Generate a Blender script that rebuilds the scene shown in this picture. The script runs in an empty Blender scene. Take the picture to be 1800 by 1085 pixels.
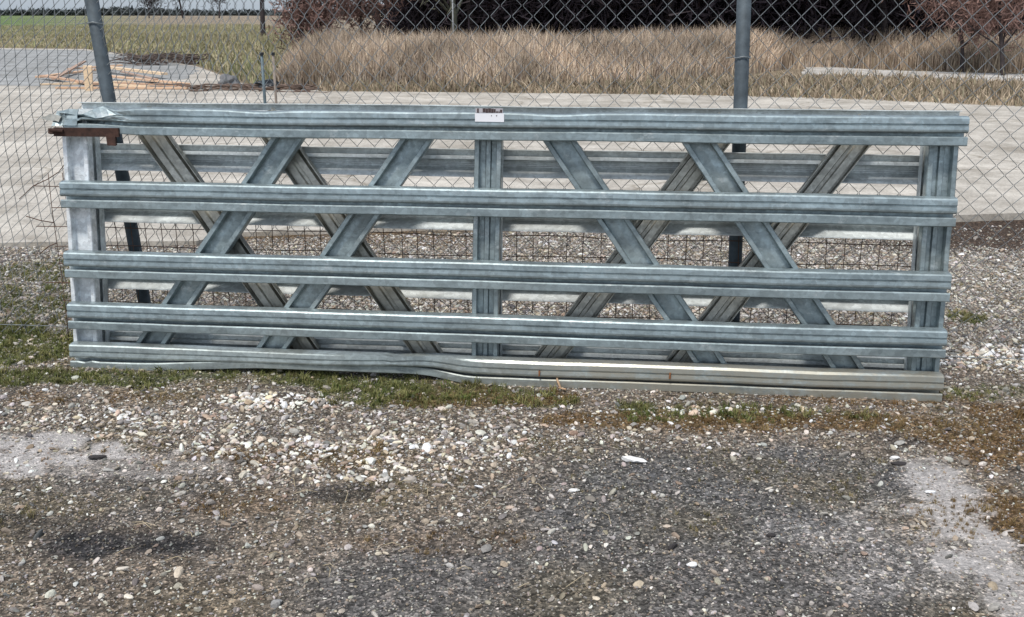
import bpy, math, random
import numpy as np
from mathutils import Vector, Matrix, Euler, noise as mnoise
random.seed(7); rng = np.random.default_rng(11)
S = bpy.context.scene
R_ = math.radians

# ------------------------------------------------------------------ camera, sky, sun, exposure
F, PITCH, H = 1762.0, R_(16.5), 1.6            # focal length in photo pixels, tilt, eye height
cam = bpy.data.cameras.new('camera'); camo = bpy.data.objects.new('camera', cam)
S.collection.objects.link(camo); S.camera = camo
cam.sensor_fit = 'HORIZONTAL'; cam.sensor_width = 36.0; cam.lens = 36.0 * F / 1800.0
cam.clip_start = 0.05; cam.clip_end = 6000
camo.location = (0, 0, H); camo.rotation_euler = (math.pi/2 - PITCH, 0, 0)

SUN_EL, SUN_AZ = R_(63), R_(208)               # sun behind thin cloud, behind and left of the camera
W = bpy.data.worlds.new("World"); S.world = W; W.use_nodes = True
wn = W.node_tree.nodes; wl = W.node_tree.links; wn.clear()
sky = wn.new('ShaderNodeTexSky'); sky.sky_type = 'NISHITA'; sky.sun_disc = False
sky.sun_elevation = SUN_EL; sky.sun_rotation = SUN_AZ
sky.air_density = 1.0; sky.dust_density = 2.0; sky.ozone_density = 1.0
hs = wn.new('ShaderNodeHueSaturation'); hs.inputs['Saturation'].default_value = 0.8
bg = wn.new('ShaderNodeBackground'); bg.inputs['Strength'].default_value = 0.072
wo = wn.new('ShaderNodeOutputWorld')
cloud = wn.new('ShaderNodeMix'); cloud.data_type = 'RGBA'; cloud.inputs[0].default_value = .55      # even thin cloud over the sky
cloud.inputs[7].default_value = (4.3, 5.0, 5.9, 1)
wl.new(sky.outputs[0], hs.inputs['Color']); wl.new(hs.outputs[0], cloud.inputs[6]); wl.new(cloud.outputs[2], bg.inputs[0]); wl.new(bg.outputs[0], wo.inputs[0])
sl = bpy.data.lights.new('sun', 'SUN'); sl.energy = 1.5; sl.angle = R_(10); sl.color = (1.0, .96, .9)
so = bpy.data.objects.new('sun', sl); S.collection.objects.link(so)
sd = Vector((math.sin(SUN_AZ)*math.cos(SUN_EL), math.cos(SUN_AZ)*math.cos(SUN_EL), math.sin(SUN_EL)))
so.rotation_euler = sd.to_track_quat('Z', 'Y').to_euler(); so.location = (0, -5, 8)
S.view_settings.view_transform = 'Standard'; S.view_settings.look = 'None'
S.view_settings.exposure = 1.05; S.view_settings.gamma = 1.0; S.view_settings.use_curve_mapping = False

# ------------------------------------------------------------------ helpers
def ray(x, y):
    a = (x-900)/F; b = -(y-542.5)/F
    return Vector((a, math.cos(PITCH)+b*math.sin(PITCH), -math.sin(PITCH)+b*math.cos(PITCH)))
def gp(x, y, z=0.0):                              # measured point of the photo -> point on the ground
    r = ray(x, y); return Vector((0, 0, H)) + r*((z-H)/r.z)
def at_depth(x, y, Y):                          # ... -> point at distance Y north of the camera
    r = ray(x, y); return Vector((0, 0, H)) + r*(Y/r.y)

def tag(o, label=None, cat=None, group=None, kind=None):
    if label: o['label'] = label
    if cat: o['category'] = cat
    if group: o['group'] = group
    if kind: o['kind'] = kind
    return o
def link(o, parent=None):
    S.collection.objects.link(o)
    if parent: o.parent = parent
    return o
def empty(name, loc=(0,0,0), rot=None):
    o = bpy.data.objects.new(name, None); o.empty_display_size = .1; o.location = loc
    if rot is not None: o.rotation_euler = rot
    return link(o)
def mesh_obj(name, verts, faces, mat, parent=None, smooth=False, cols=None):
    me = bpy.data.meshes.new(name)
    if isinstance(verts, np.ndarray): verts = verts.tolist()
    if isinstance(faces, np.ndarray): faces = faces.tolist()
    me.from_pydata(verts, [], faces); me.update()
    if cols is not None:
        ca = me.color_attributes.new('col', 'FLOAT_COLOR', 'POINT')
        c = np.ones((len(verts), 4), np.float32); c[:, :3] = cols; ca.data.foreach_set('color', c.ravel())
    if smooth: me.polygons.foreach_set('use_smooth', [True]*len(me.polygons))
    me.materials.append(mat)
    return link(bpy.data.objects.new(name, me), parent)

class MB:                                       # collects shapes for one mesh
    def __init__(s): s.v = []; s.f = []
    def add(s, v, f):
        b = len(s.v); s.v += [tuple(p) for p in v]; s.f += [tuple(b+i for i in q) for q in f]
    def box(s, c, d, M=None, jit=0):
        v = [Vector((c[0]+sx*d[0]/2, c[1]+sy*d[1]/2, c[2]+sz*d[2]/2)) for sx in (-1,1) for sy in (-1,1) for sz in (-1,1)]
        if jit: v = [p+Vector([random.uniform(-jit, jit) for _ in range(3)]) for p in v]
        if M: v = [M @ p for p in v]
        s.add(v, [(0,1,3,2),(4,6,7,5),(0,4,5,1),(2,3,7,6),(0,2,6,4),(1,5,7,3)])
    def tube(s, pts, rad, n=6, caps=True):
        pts = [Vector(p) for p in pts]; m = len(pts); rr = rad if hasattr(rad, '__len__') else [rad]*m
        b = len(s.v)
        for i, p in enumerate(pts):
            t = (pts[min(i+1, m-1)] - pts[max(i-1, 0)]).normalized()
            a = t.cross(Vector((0.13, .21, 1)) if abs(t.z) < .9 else Vector((1, .1, 0))).normalized(); c = t.cross(a)
            for k in range(n):
                th = 2*math.pi*k/n; s.v.append(tuple(p + (a*math.cos(th)+c*math.sin(th))*rr[i]))
        for i in range(m-1):
            for k in range(n):
                s.f.append((b+i*n+k, b+i*n+(k+1) % n, b+(i+1)*n+(k+1) % n, b+(i+1)*n+k))
        if caps:
            s.f.append(tuple(b+k for k in range(n))[::-1]); s.f.append(tuple(b+(m-1)*n+k for k in range(n)))
    def build(s, name, mat, parent=None, smooth=False): return mesh_obj(name, s.v, s.f, mat, parent, smooth)

# ------------------------------------------------------------------ materials
def new_mat(name):
    m = bpy.data.materials.new(name); m.use_nodes = True
    return m, m.node_tree.nodes, m.node_tree.links, m.node_tree.nodes['Principled BSDF']
def ramp(n, l, src, stops):
    r = n.new('ShaderNodeValToRGB'); e = r.color_ramp.elements
    while len(e) > 1: e.remove(e[-1])
    e[0].position = stops[0][0]; e[0].color = (*stops[0][1], 1)
    for p, c in stops[1:]:
        q = e.new(p); q.color = (*c, 1)
    l.new(src, r.inputs[0]); return r.outputs[0]
def mixc(n, l, fac, a, b, mode='MIX'):
    m = n.new('ShaderNodeMix'); m.data_type = 'RGBA'; m.blend_type = mode
    for sock, val in ((m.inputs[0], fac), (m.inputs[6], a), (m.inputs[7], b)):
        if isinstance(val, bpy.types.NodeSocket): l.new(val, sock)
        elif isinstance(val, (int, float)): sock.default_value = val
        else: sock.default_value = (*val, 1)
    return m.outputs[2]
def noise_tex(n, l, scale, detail=4, rough=.6, vec=None, coord='Object', stretch=None):
    tc = n.new('ShaderNodeTexCoord'); src = tc.outputs[coord]
    if stretch:
        mp = n.new('ShaderNodeMapping'); mp.inputs['Scale'].default_value = stretch; l.new(src, mp.inputs[0]); src = mp.outputs[0]
    t = n.new('ShaderNodeTexNoise'); t.inputs['Scale'].default_value = scale
    t.inputs['Detail'].default_value = detail; t.inputs['Roughness'].default_value = rough; l.new(src, t.inputs['Vector'])
    return t.outputs['Fac']
def bump(n, l, bs, h, strength=.4, dist=.01):
    b = n.new('ShaderNodeBump'); b.inputs['Strength'].default_value = strength; b.inputs['Distance'].default_value = dist
    l.new(h, b.inputs['Height']); l.new(b.outputs[0], bs.inputs['Normal'])

def galv(name, base, metal=.6, rough=.38, dirt=(.30,.27,.20), dirt_amt=.25, dirt_grad=None, rust=False):
    m, n, l, b = new_mat(name)
    a = noise_tex(n, l, 5, 6, .65, stretch=(.7, 1.6, 1.6)); c = noise_tex(n, l, 60, 4, .7)
    d = noise_tex(n, l, 1.6, 5, .7)
    lo = tuple(x*.64 for x in base); hi = tuple(min(1, x*1.3) for x in base)
    col = ramp(n, l, a, [(.32, lo), (.5, base), (.68, hi)])
    col = mixc(n, l, ramp(n, l, c, [(.35, (0,0,0)), (.75, (.45,.45,.45))]), col, tuple(x*.62 for x in base))
    st = noise_tex(n, l, 5, 5, .7, stretch=(.3, 4, 4))
    col = mixc(n, l, ramp(n, l, st, [(.55, (0,0,0)), (.75, (.45,.45,.45))]), col, tuple(min(1, x*1.45) for x in base))
    tcs = n.new('ShaderNodeTexCoord'); vs = n.new('ShaderNodeTexVoronoi'); vs.inputs['Scale'].default_value = 55      # zinc spangle
    l.new(tcs.outputs['Object'], vs.inputs['Vector']); sps = n.new('ShaderNodeSeparateColor'); l.new(vs.outputs['Color'], sps.inputs[0])
    col = mixc(n, l, 1.0, col, ramp(n, l, sps.outputs[0], [(0, (.84,)*3), (1, (1.14,)*3)]), 'MULTIPLY')
    wsn = noise_tex(n, l, 11, 6, .8, stretch=(.6, 1, 1))                                                            # white storage stains
    col = mixc(n, l, ramp(n, l, wsn, [(.58, (0,0,0)), (.66, (.55,.55,.55))]), col, (.60, .64, .64))
    dkn = noise_tex(n, l, 7, 6, .8, stretch=(.35, 1.5, 1.5))
    col = mixc(n, l, ramp(n, l, dkn, [(.58, (0,0,0)), (.68, (.6,.6,.6))]), col, tuple(x*.42 for x in base))
    dm = ramp(n, l, d, [(.45, (0,0,0)), (.7, (dirt_amt,)*3)])
    col = mixc(n, l, dm, col, dirt)
    if dirt_grad:                                # splashed mud grows along the length of the bent rail
        tc = n.new('ShaderNodeTexCoord'); sx = n.new('ShaderNodeSeparateXYZ'); l.new(tc.outputs['Object'], sx.inputs[0])
        mr = n.new('ShaderNodeMapRange'); mr.inputs[1].default_value = dirt_grad[0]; mr.inputs[2].default_value = dirt_grad[1]
        l.new(sx.outputs[0], mr.inputs[0])
        mm = n.new('ShaderNodeMath'); mm.operation = 'MULTIPLY'; l.new(mr.outputs[0], mm.inputs[0])
        l.new(ramp(n, l, wsn, [(.36, (.12,)*3), (.52, (.90,)*3)]), mm.inputs[1])
        col = mixc(n, l, mm.outputs[0], col, (.37, .35, .29))
    if rust:
        g = noise_tex(n, l, 14, 5, .7)
        col = mixc(n, l, ramp(n, l, g, [(.62, (0,0,0)), (.68, (.8,.8,.8))]), col, (.16, .07, .035))
    l.new(col, b.inputs['Base Color']); b.inputs['Metallic'].default_value = metal
    l.new(ramp(n, l, c, [(.3, (rough-.1,)*3), (.7, (rough+.15,)*3)]), b.inputs['Roughness'])
    bump(n, l, b, c, .12, .002)
    return m
def plain(name, base, rough=.8, var=.35, scale=12, metal=0, bmp=.2, stretch=None):
    m, n, l, b = new_mat(name); a = noise_tex(n, l, scale, 6, .65, stretch=stretch)
    l.new(ramp(n, l, a, [(.3, tuple(x*(1-var) for x in base)), (.7, tuple(min(1, x*(1+var)) for x in base))]), b.inputs['Base Color'])
    b.inputs['Roughness'].default_value = rough; b.inputs['Metallic'].default_value = metal
    if bmp: bump(n, l, b, a, bmp, .01)
    return m
def attr_mat(name, rough=.85, inst=False, scale=60, var=.3, spec=.3, trans=0):
    m, n, l, b = new_mat(name); at = n.new('ShaderNodeAttribute'); at.attribute_name = 'col'
    at.attribute_type = 'INSTANCER' if inst else 'GEOMETRY'
    t = noise_tex(n, l, scale, 4, .7)
    c = mixc(n, l, 1.0, at.outputs['Color'], ramp(n, l, t, [(.3, (1-var,)*3), (.7, (1+var*.6,)*3)]), 'MULTIPLY')
    l.new(c, b.inputs['Base Color']); b.inputs['Roughness'].default_value = rough
    b.inputs['Specular IOR Level'].default_value = spec
    return m

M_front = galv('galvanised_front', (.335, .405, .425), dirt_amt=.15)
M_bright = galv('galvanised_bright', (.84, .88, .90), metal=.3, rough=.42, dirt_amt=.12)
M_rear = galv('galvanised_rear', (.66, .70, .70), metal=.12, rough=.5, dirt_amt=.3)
M_bottom = galv('galvanised_bottom', (.385, .44, .44), dirt_grad=(1.7, 2.4), rust=False, dirt_amt=.25)
M_diag = galv('galvanised_diagonal', (.325, .39, .405), dirt_amt=.2)
M_rdiag = galv('galvanised_rear_diagonal', (.47, .46, .41), dirt_amt=.5)
M_rust = plain('rust', (.05, .024, .017), .9, .6, 40, .1)
M_post = plain('fence_post_steel', (.075, .095, .11), .7, .35, 18, .3, .1)
M_wire = plain('fence_wire', (.27, .29, .30), .5, .25, 8, .5, 0)
M_rwire = plain('rusty_wire', (.11, .06, .04), .85, .5, 25, .1, 0)

# ------------------------------------------------------------------ the ground
def fbm(x, y, f, o=4, seed=0):
    r = np.random.default_rng(seed); out = np.zeros_like(x, dtype=float); amp = 1; tot = 0
    for k in range(o):
        for _ in range(5):
            a = r.uniform(0, 2*np.pi); q = r.uniform(.6, 1.6)*f; ph = r.uniform(0, 6.28); ph2 = r.uniform(0, 6.28)
            out += amp*.33*np.sin((x*np.cos(a)+y*np.sin(a))*q+ph + 1.3*np.sin((-x*np.sin(a)+y*np.cos(a))*q*.73+ph2))
        tot += amp; f *= 2.1; amp *= .55
    return out/tot
def el(X, Y, px, py, rx, ry, rough=.35, seed=1, freq=9):          # soft ragged patch lying on the ground
    c = gp(px, py); d = ((X-c.x)/rx)**2 + ((Y-c.y)/ry)**2
    d = d + rough*fbm(X, Y, freq, 4, seed)*1.6
    return np.clip(1.5-d*1.25, 0, 1)
def wfield(X, Y):
    w = {}
    mx = np.maximum.reduce
    w['green'] = mx([el(X,Y,50,600,.42,.36,.7,2), el(X,Y,685,692,.36,.19,.7,3), el(X,Y,1110,715,.10,.07,.6,4),
                     el(X,Y,215,668,.30,.10,.8,5)*.8, el(X,Y,1700,560,.13,.16,.7,6)*.8, el(X,Y,30,530,.4,.4,.8,14)*.6,
                     el(X,Y,20,665,.5,.10,.8,15)*.9, el(X,Y,440,662,.6,.10,.8,16)*.85, el(X,Y,800,690,.35,.10,.8,42)*.8, el(X,Y,60,480,.3,.3,.9,43)*.5, el(X,Y,930,700,.3,.09,.9,44)*.7, el(X,Y,1300,728,.6,.08,.9,45)*.6, el(X,Y,1740,690,.25,.1,.9,46)*.4])
    w['rust'] = mx([el(X,Y,1370,738,.75,.13,.6,7), el(X,Y,1760,760,.42,.42,.7,8), el(X,Y,1110,735,.35,.1,.7,9),
                    el(X,Y,430,885,.30,.09,.9,10)*.45, el(X,Y,760,955,.30,.09,.9,11)*.4, el(X,Y,1790,915,.28,.22,.6,12),
                    el(X,Y,620,420,1.3,.30,.5,13)*.8, el(X,Y,880,700,.45,.11,.8,17)*.8, el(X,Y,470,800,.6,.12,.9,18)*.5,
                    el(X,Y,1500,700,.5,.1,.8,31)*.6, el(X,Y,60,700,.5,.1,.9,32)*.6])
    w['pale'] = mx([el(X,Y,50,795,.42,.19,.95,19,14), el(X,Y,1660,860,.13,.26,.9,20,16)*.9, el(X,Y,1690,950,.14,.26,.9,21,16)*.9,
                    el(X,Y,1635,830,.10,.12,.9,22,16)*.8, el(X,Y,1770,1030,.22,.2,.9,33,16)*.75, el(X,Y,1560,960,.3,.3,.9,41,16)*.3, el(X,Y,230,820,.35,.10,.9,34,14)*.5])
    w['black'] = mx([el(X,Y,235,955,.30,.10,.7,23), el(X,Y,620,862,.22,.07,.9,24)*.7, el(X,Y,1575,775,.12,.07,.8,25)*.6, el(X,Y,60,925,.2,.08,.9,35)*.5])
    w['asph'] = mx([el(X,Y,1250,870,.9,.42,.4,26,4), el(X,Y,1000,1010,1.0,.35,.4,27,4)*.8, el(X,Y,1500,1000,.5,.3,.4,28,4)*.8, el(X,Y,160,870,.5,.2,.6,36,4)*.5])
    w['olive'] = np.clip(.10+.9*fbm(X, Y, 4.5, 4, 66), 0, 1)*np.clip((Y-2.6)/.8, 0, 1)*(1-w['pale'])
    w['white'] = mx([el(X,Y,480,705,.36,.10,.5,29), el(X,Y,1755,630,.36,.20,.4,30), el(X,Y,620,800,.65,.26,.5,37)*.45,
                     el(X,Y,260,735,.45,.12,.6,38)*.4, el(X,Y,1260,722,.5,.045,.6,39)*.8, el(X,Y,900,560,1.5,.5,.5,40)*.3])
    return w
def lerp(a, b, t): return a*(1-t[..., None]) + np.array(b)*t[..., None]
def gz(X, Y):
    near = np.clip((9-Y)/2, 0, 1)
    z = .012*fbm(X, Y, 2.2, 3, 50)*near + .004*fbm(X, Y, 25, 2, 51)*near
    z = z - .06*np.clip((X-.5)/3, 0, 1)*np.clip((Y-5.2)/1.8, 0, 1)*near
    return z
def axis(a, b, st, lo, hi):
    core = np.arange(a, b+1e-6, st); up = []; s = st; x = b
    while x < hi: s *= 1.22; x += s; up.append(x)
    dn = []; s = st; x = a
    while x > lo: s *= 1.22; x -= s; dn.append(x)
    return np.concatenate([dn[::-1], core, up])
xs = axis(-4.6, 5.4, .025, -2500, 2500); ys = axis(1.9, 8.3, .025, -60, 3000)
X, Y = np.meshgrid(xs, ys); Z = gz(X, Y)
w = wfield(X, Y)
base = np.zeros(X.shape+(3,)) + np.array([.155, .13, .106])
n1 = fbm(X, Y, 5, 4, 60); base = base*(1+.28*n1[..., None])
base = lerp(base, (.105, .105, .107), w['asph']*.9)
base = lerp(base, (.055, .075, .022), w['green']*.85)
base = lerp(base, (.125, .072, .028), w['rust']*.7)
olive = np.clip(.15+1.1*fbm(X, Y, 4.5, 4, 66), 0, 1)
base = lerp(base, (.13, .105, .06), olive*.55)
base = lerp(base, (.44, .415, .40), w['pale']*.95)
base = lerp(base, (.03, .03, .033), w['black']*.92)
far = np.clip((Y-8.2)/1.5, 0, 1)
grassy = np.zeros_like(base)+np.array([.25, .205, .15])
grassy = grassy*(1+.25*fbm(X, Y, .5, 5, 61)[..., None])
grassy = lerp(grassy, (.105, .17, .05), np.clip((Y-62-6*fbm(X, Y, .05, 3, 62))/14, 0, 1)*np.clip((-X/np.maximum(Y, 1)-.40)/.06, 0, 1)*(Y < 3000))
base = base*(1-far[..., None]) + grassy*far[..., None]
soil = np.clip((X-2.2)/1.2, 0, 1)*np.clip((Y-6.75-.2*fbm(X, Y, 6, 3, 63))/.3, 0, 1)*(1-far)
base = lerp(base, (.07, .05, .038), soil)
nx, ny = len(xs), len(ys)
I = np.arange(nx*ny).reshape(ny, nx)
faces = np.stack([I[:-1,:-1], I[:-1,1:], I[1:,1:], I[1:,:-1]], -1).reshape(-1, 4)

m, n, l, b = new_mat('ground_soil')
at = n.new('ShaderNodeAttribute'); at.attribute_name = 'col'
tc = n.new('ShaderNodeTexCoord')
vo = n.new('ShaderNodeTexVoronoi'); vo.inputs['Scale'].default_value = 130; l.new(tc.outputs['Object'], vo.inputs['Vector'])
vo2 = n.new('ShaderNodeTexVoronoi'); vo2.inputs['Scale'].default_value = 55; l.new(tc.outputs['Object'], vo2.inputs['Vector'])
sepc = n.new('ShaderNodeSeparateColor'); l.new(vo.outputs['Color'], sepc.inputs[0])
sepd = n.new('ShaderNodeSeparateColor'); l.new(vo2.outputs['Color'], sepd.inputs[0])
c = mixc(n, l, 1.0, at.outputs['Color'], ramp(n, l, sepc.outputs[0], [(0, (.32,)*3), (.5, (.8,)*3), (.8, (1.25,)*3), (.93, (1.9, 1.8, 1.72)), (1, (2.3, 2.2, 2.1))]), 'MULTIPLY')
c = mixc(n, l, 1.0, c, ramp(n, l, sepd.outputs[0], [(0, (.6,)*3), (.7, (1.1,)*3), (.95, (1.6,)*3)]), 'MULTIPLY')
bw = n.new('ShaderNodeRGBToBW'); l.new(at.outputs['Color'], bw.inputs[0])
c = mixc(n, l, ramp(n, l, bw.outputs[0], [(.2, (0,0,0)), (.36, (.65,.65,.65))]), c, at.outputs['Color'])
l.new(c, b.inputs['Base Color']); b.inputs['Roughness'].default_value = .95; b.inputs['Specular IOR Level'].default_value = .2
bump(n, l, b, vo.outputs['Distance'], .9, .006)
M_ground = m
g = mesh_obj('ground', np.stack([X.ravel(), Y.ravel(), Z.ravel()], 1), faces, M_ground, smooth=True, cols=base.reshape(-1, 3))
tag(g, kind='structure')

# concrete yard behind the fence, with a real edge
edge = [(-40, 6.5), gp(-300, 437).xy, gp(0, 434).xy, gp(345, 431).xy, gp(425, 415).xy, gp(900, 402).xy, gp(1400, 392).xy, gp(1800, 381).xy, (16, 9.6)]
farl = [(17, 13.5), gp(1800, 190).xy, gp(1500, 176).xy, gp(1200, 168).xy, gp(700, 163).xy, gp(520, 160).xy, gp(430, 150).xy, gp(345, 118).xy, gp(215, 96).xy, gp(150, 88).xy, gp(0, 86).xy, (-60, 48)]
def slab(name, poly, z0, z1, mat, cut=.0):
    P = [Vector((p[0], p[1])) for p in poly]; out = []
    for i, p in enumerate(P):                     # subdivide with a ragged edge
        q = P[(i+1) % len(P)]; k = max(1, min(60, int((q-p).length/.25)))
        for j in range(k):
            t = p.lerp(q, j/k); nn = Vector((-(q-p).y, (q-p).x)).normalized()
            out.append(t+nn*cut*(mnoise.noise(Vector((t.x*2, t.y*2, 0)))+.5*mnoise.noise(Vector((t.x*7, t.y*7, 3)))))
    N = len(out)
    v = [(p.x, p.y, z1) for p in out]+[(p.x, p.y, z0) for p in out]
    f = [tuple(range(N))]+[(i, i+N, (i+1) % N+N, (i+1) % N) for i in range(N)]
    return tag(mesh_obj(name, v, f, mat), kind='structure')
def conc(name, base, speck=.5):
    m, n, l, b = new_mat(name)
    a = noise_tex(n, l, .7, 8, .75); c2 = noise_tex(n, l, 2.6, 8, .75); d = noise_tex(n, l, 45, 3, .8)
    col = ramp(n, l, a, [(.34, tuple(x*f_ for x, f_ in zip(base, (.62, .60, .57)))), (.5, tuple(x*.9 for x in base)), (.64, tuple(min(1, x*1.12) for x in base))])
    col = mixc(n, l, 1.0, col, ramp(n, l, c2, [(.34, (.74, .72, .70)), (.56, (1.06,)*3)]), 'MULTIPLY')
    col = mixc(n, l, 1.0, col, ramp(n, l, d, [(.3, (1-speck*.6,)*3), (.65, (1.1,)*3)]), 'MULTIPLY')
    tcc = n.new('ShaderNodeTexCoord'); vc = n.new('ShaderNodeTexVoronoi'); vc.feature = 'DISTANCE_TO_EDGE'; vc.inputs['Scale'].default_value = .35
    wv = n.new('ShaderNodeTexNoise'); wv.inputs['Scale'].default_value = 1.4; wv.inputs['Detail'].default_value = 5; l.new(tcc.outputs['Object'], wv.inputs['Vector'])
    av = n.new('ShaderNodeVectorMath'); av.operation = 'ADD'; l.new(tcc.outputs['Object'], av.inputs[0]); l.new(wv.outputs['Color'], av.inputs[1]); l.new(av.outputs[0], vc.inputs['Vector'])
    col = mixc(n, l, 1.0, col, ramp(n, l, vc.outputs['Distance'], [(0, (.62, .6, .56)), (.006, (.8, .78, .75)), (.014, (1,)*3)]), 'MULTIPLY')   # hairline cracks
    l.new(col, b.inputs['Base Color']); b.inputs['Roughness'].default_value = .9; bump(n, l, b, d, .4, .01)
    return m
M_conc = conc('concrete', (.53, .49, .43)); M_tarm = conc('grey_hardstanding', (.36, .365, .36), .6)
yard = slab('concrete_yard', edge+farl, -.15, .03, M_conc, .025)
slab('hardstanding', [gp(-700, 150).xy, gp(0, 152).xy, gp(200, 158).xy, gp(330, 140).xy, gp(345, 120).xy, gp(210, 98).xy, gp(150, 90).xy, gp(0, 88).xy, (-58, 46)], .031, .034, M_tarm, .35)
# narrow pale concrete strip on the right, in the dry grass
slab('concrete_path', [gp(1408, 132).xy, gp(1560, 139).xy, gp(1800, 150).xy, (16, 20.5), (17, 24.5), gp(1800, 134).xy, gp(1560, 127).xy, gp(1420, 119).xy], -.05, .05, conc('pale_concrete', (.62, .60, .57)), .12)

# ------------------------------------------------------------------ steel frames
L0 = gp(122, 648); R0 = gp(1655, 707)
ud = (R0-L0).normalized(); hb = Vector((-ud.y, ud.x, 0)); LEAN = R_(7.5)
vd = Vector((0,0,1))*math.cos(LEAN)+hb*math.sin(LEAN); nb = vd.cross(ud)      # nb points away from the camera
MF = Matrix((ud, nb, vd)).transposed().to_euler()
LEN = 3.93
def offset_profile(P, t):
    P = [Vector(p) for p in P]; out = []
    for i, p in enumerate(P):
        d1 = (P[i]-P[i-1]).normalized() if i else None; d2 = (P[i+1]-P[i]).normalized() if i < len(P)-1 else None
        d1 = d1 or d2; d2 = d2 or d1
        n1 = Vector((-d1.y, d1.x)); n2 = Vector((-d2.y, d2.x)); nn = (n1+n2).normalized()
        out.append(p + nn*t/max(.5, nn.dot(n1)))
    return [tuple(p) for p in P] + [tuple(p) for p in reversed(out)]
# rail section, (height, depth from front); roll-formed: lip, deep groove, ridged hat, top flange
RAIL_OPEN = offset_profile([(.0, .060), (.0, .030), (.002, .027), (.024, .027), (.026, .031), (.027, .058), (.042, .058), (.044, .016), (.048, .006),
        (.054, .003), (.062, .003), (.064, .012), (.069, .012), (.072, .003), (.076, .003), (.080, .007), (.117, .060), (.121, .061)], -.0035)
# front rails: back plate added to keep light out of the hat-to-lip slot
RAIL_BOX = offset_profile([(.0, .050), (.0, .011), (.002, .008), (.028, .007), (.031, .010), (.031, .013), (.004, .053), (.008, .058), (.117, .058), (.121, .055), (.1205, .046), (.117, .018), (.113, .006), (.107, .001),
        (.086, .0), (.083, .006), (.079, .006), (.076, .001), (.062, .0), (.055, .001), (.051, .004), (.0495, .010), (.0495, .034)], -.0035)
# channel section used for uprights and diagonals, (across, depth)
def chan_profile(w, rib):
    mid = [(-.014, .034), (-.009, .022), (.009, .022), (.014, .034)] if rib else [(0, .032)]
    return offset_profile([(-w, .046), (-w, .004), (-w+.003, .0), (-w+.020, .0), (-w+.022, .004), (-w+.024, .034)] + mid +
        [(w-.024, .034), (w-.022, .004), (w-.020, .0), (w-.003, .0), (w, .004), (w, .046)], .0035)
CH_RIB = chan_profile(.060, True); CH_FLAT = chan_profile(.060, False)
def sm(a, b, x):
    t = max(0, min(1, (x-a)/(b-a))); return t*t*(3-2*t)
def gs(x, c, s): return math.exp(-((x-c)/s)**2)
def sweep_rail(u0, u1, vbase, fn=None, N=70, RAIL=RAIL_BOX, seed=0, amp=.002):
    V = []; Fc = []; M = len(RAIL)
    for i in range(N+1):
        u = u0+(u1-u0)*i/N
        wv = amp*mnoise.noise(Vector((u*1.4, seed*3.1, 0)))+amp*.3*mnoise.noise(Vector((u*7, seed*3.1, 9)))
        wd = amp*1.5*mnoise.noise(Vector((u*1.1, seed*5.3, 4)))
        for (v, d) in RAIL:
            vv, dd, uu = v+wv, d+wd, u
            if fn: uu, vv, dd = fn(u, v, d, vv, dd)
            V.append((uu, dd, vbase+vv))
    for i in range(N):
        for k in range(M): Fc.append((i*M+k, i*M+(k+1) % M, (i+1)*M+(k+1) % M, (i+1)*M+k))
    Fc.append(tuple(range(M))[::-1]); Fc.append(tuple(N*M+k for k in range(M)))
    return V, Fc
def chan(p0, p1, dep, N=14, seed=0, CHAN=CH_FLAT):
    a = Vector(p0); bq = Vector(p1); t = (bq-a).normalized(); s = Vector((t.y, -t.x)); V = []; Fc = []; M = len(CHAN)
    for i in range(N+1):
        c = a.lerp(bq, i/N)+s*.0025*mnoise.noise(Vector((i*.3, seed*2.3, 1)))
        for (x, d) in CHAN: V.append((c.x+s.x*x, dep+d, c.y+s.y*x))
    for i in range(N):
        for k in range(M): Fc.append((i*M+k, (i+1)*M+k, (i+1)*M+(k+1) % M, i*M+(k+1) % M))
    Fc.append(tuple(range(M))); Fc.append(tuple(N*M+k for k in range(M))[::-1])
    return V, Fc
RAIL_V = [1.082, .752, .432, .190, .0]
def flipv(V): return [(x, .244-y, 1.228-z) for x, y, z in V]
def dent_top(u, v, d, vv, dd):                     # the front frame's top rail: crushed end, dinged top edge
    if v > .10: vv -= .008*gs(u, .95, .12)+.009*gs(u, 2.26, .14)+.003*gs(u, 1.6, .2)
    k = sm(.42, .08, u)
    if k > 0:
        if v > .06: vv -= k*(.030*(v-.06)/.06)+k*.010*math.sin(u*34+v*90); dd += k*.028*(.5+.5*math.sin(u*21+v*150))
        else: vv += k*.012
        if v > .10: vv += .030*k*gs(u, .2, .07)
        u = u - k*.02*math.sin(v*200)
    return u, vv, dd
def dent_bottom(u, v, d, vv, dd):                  # buckled bottom rail
    pl = sm(.25, 1.0, u)*(1-sm(1.58, 1.92, u)); pr = sm(1.58, 1.92, u)
    if v < .045: vv += .038*pl
    elif v < .108 and d < .035: vv = vv + .010*pl*(1-(v-.056)/.06) + .012*gs(u, 1.62, .22)
    if v > .045 and d < .035: dd -= .012*pl*gs(u, 1.5, .5)
    if .045 < v < .110 and d < .035: vv -= .005*pr*(1-sm(3.4, 3.93, u)); dd -= .003*pr
    
    dd += .022*gs(u, 1.72, .10); dd -= .010*gs(u, 1.60, .035)*(v > .05); vv -= .007*gs(u, 1.55, .025)*(v > .07)
    if v < .056 and u < .12: vv += .004*math.sin(u*70)
    return u, vv, dd
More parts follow.
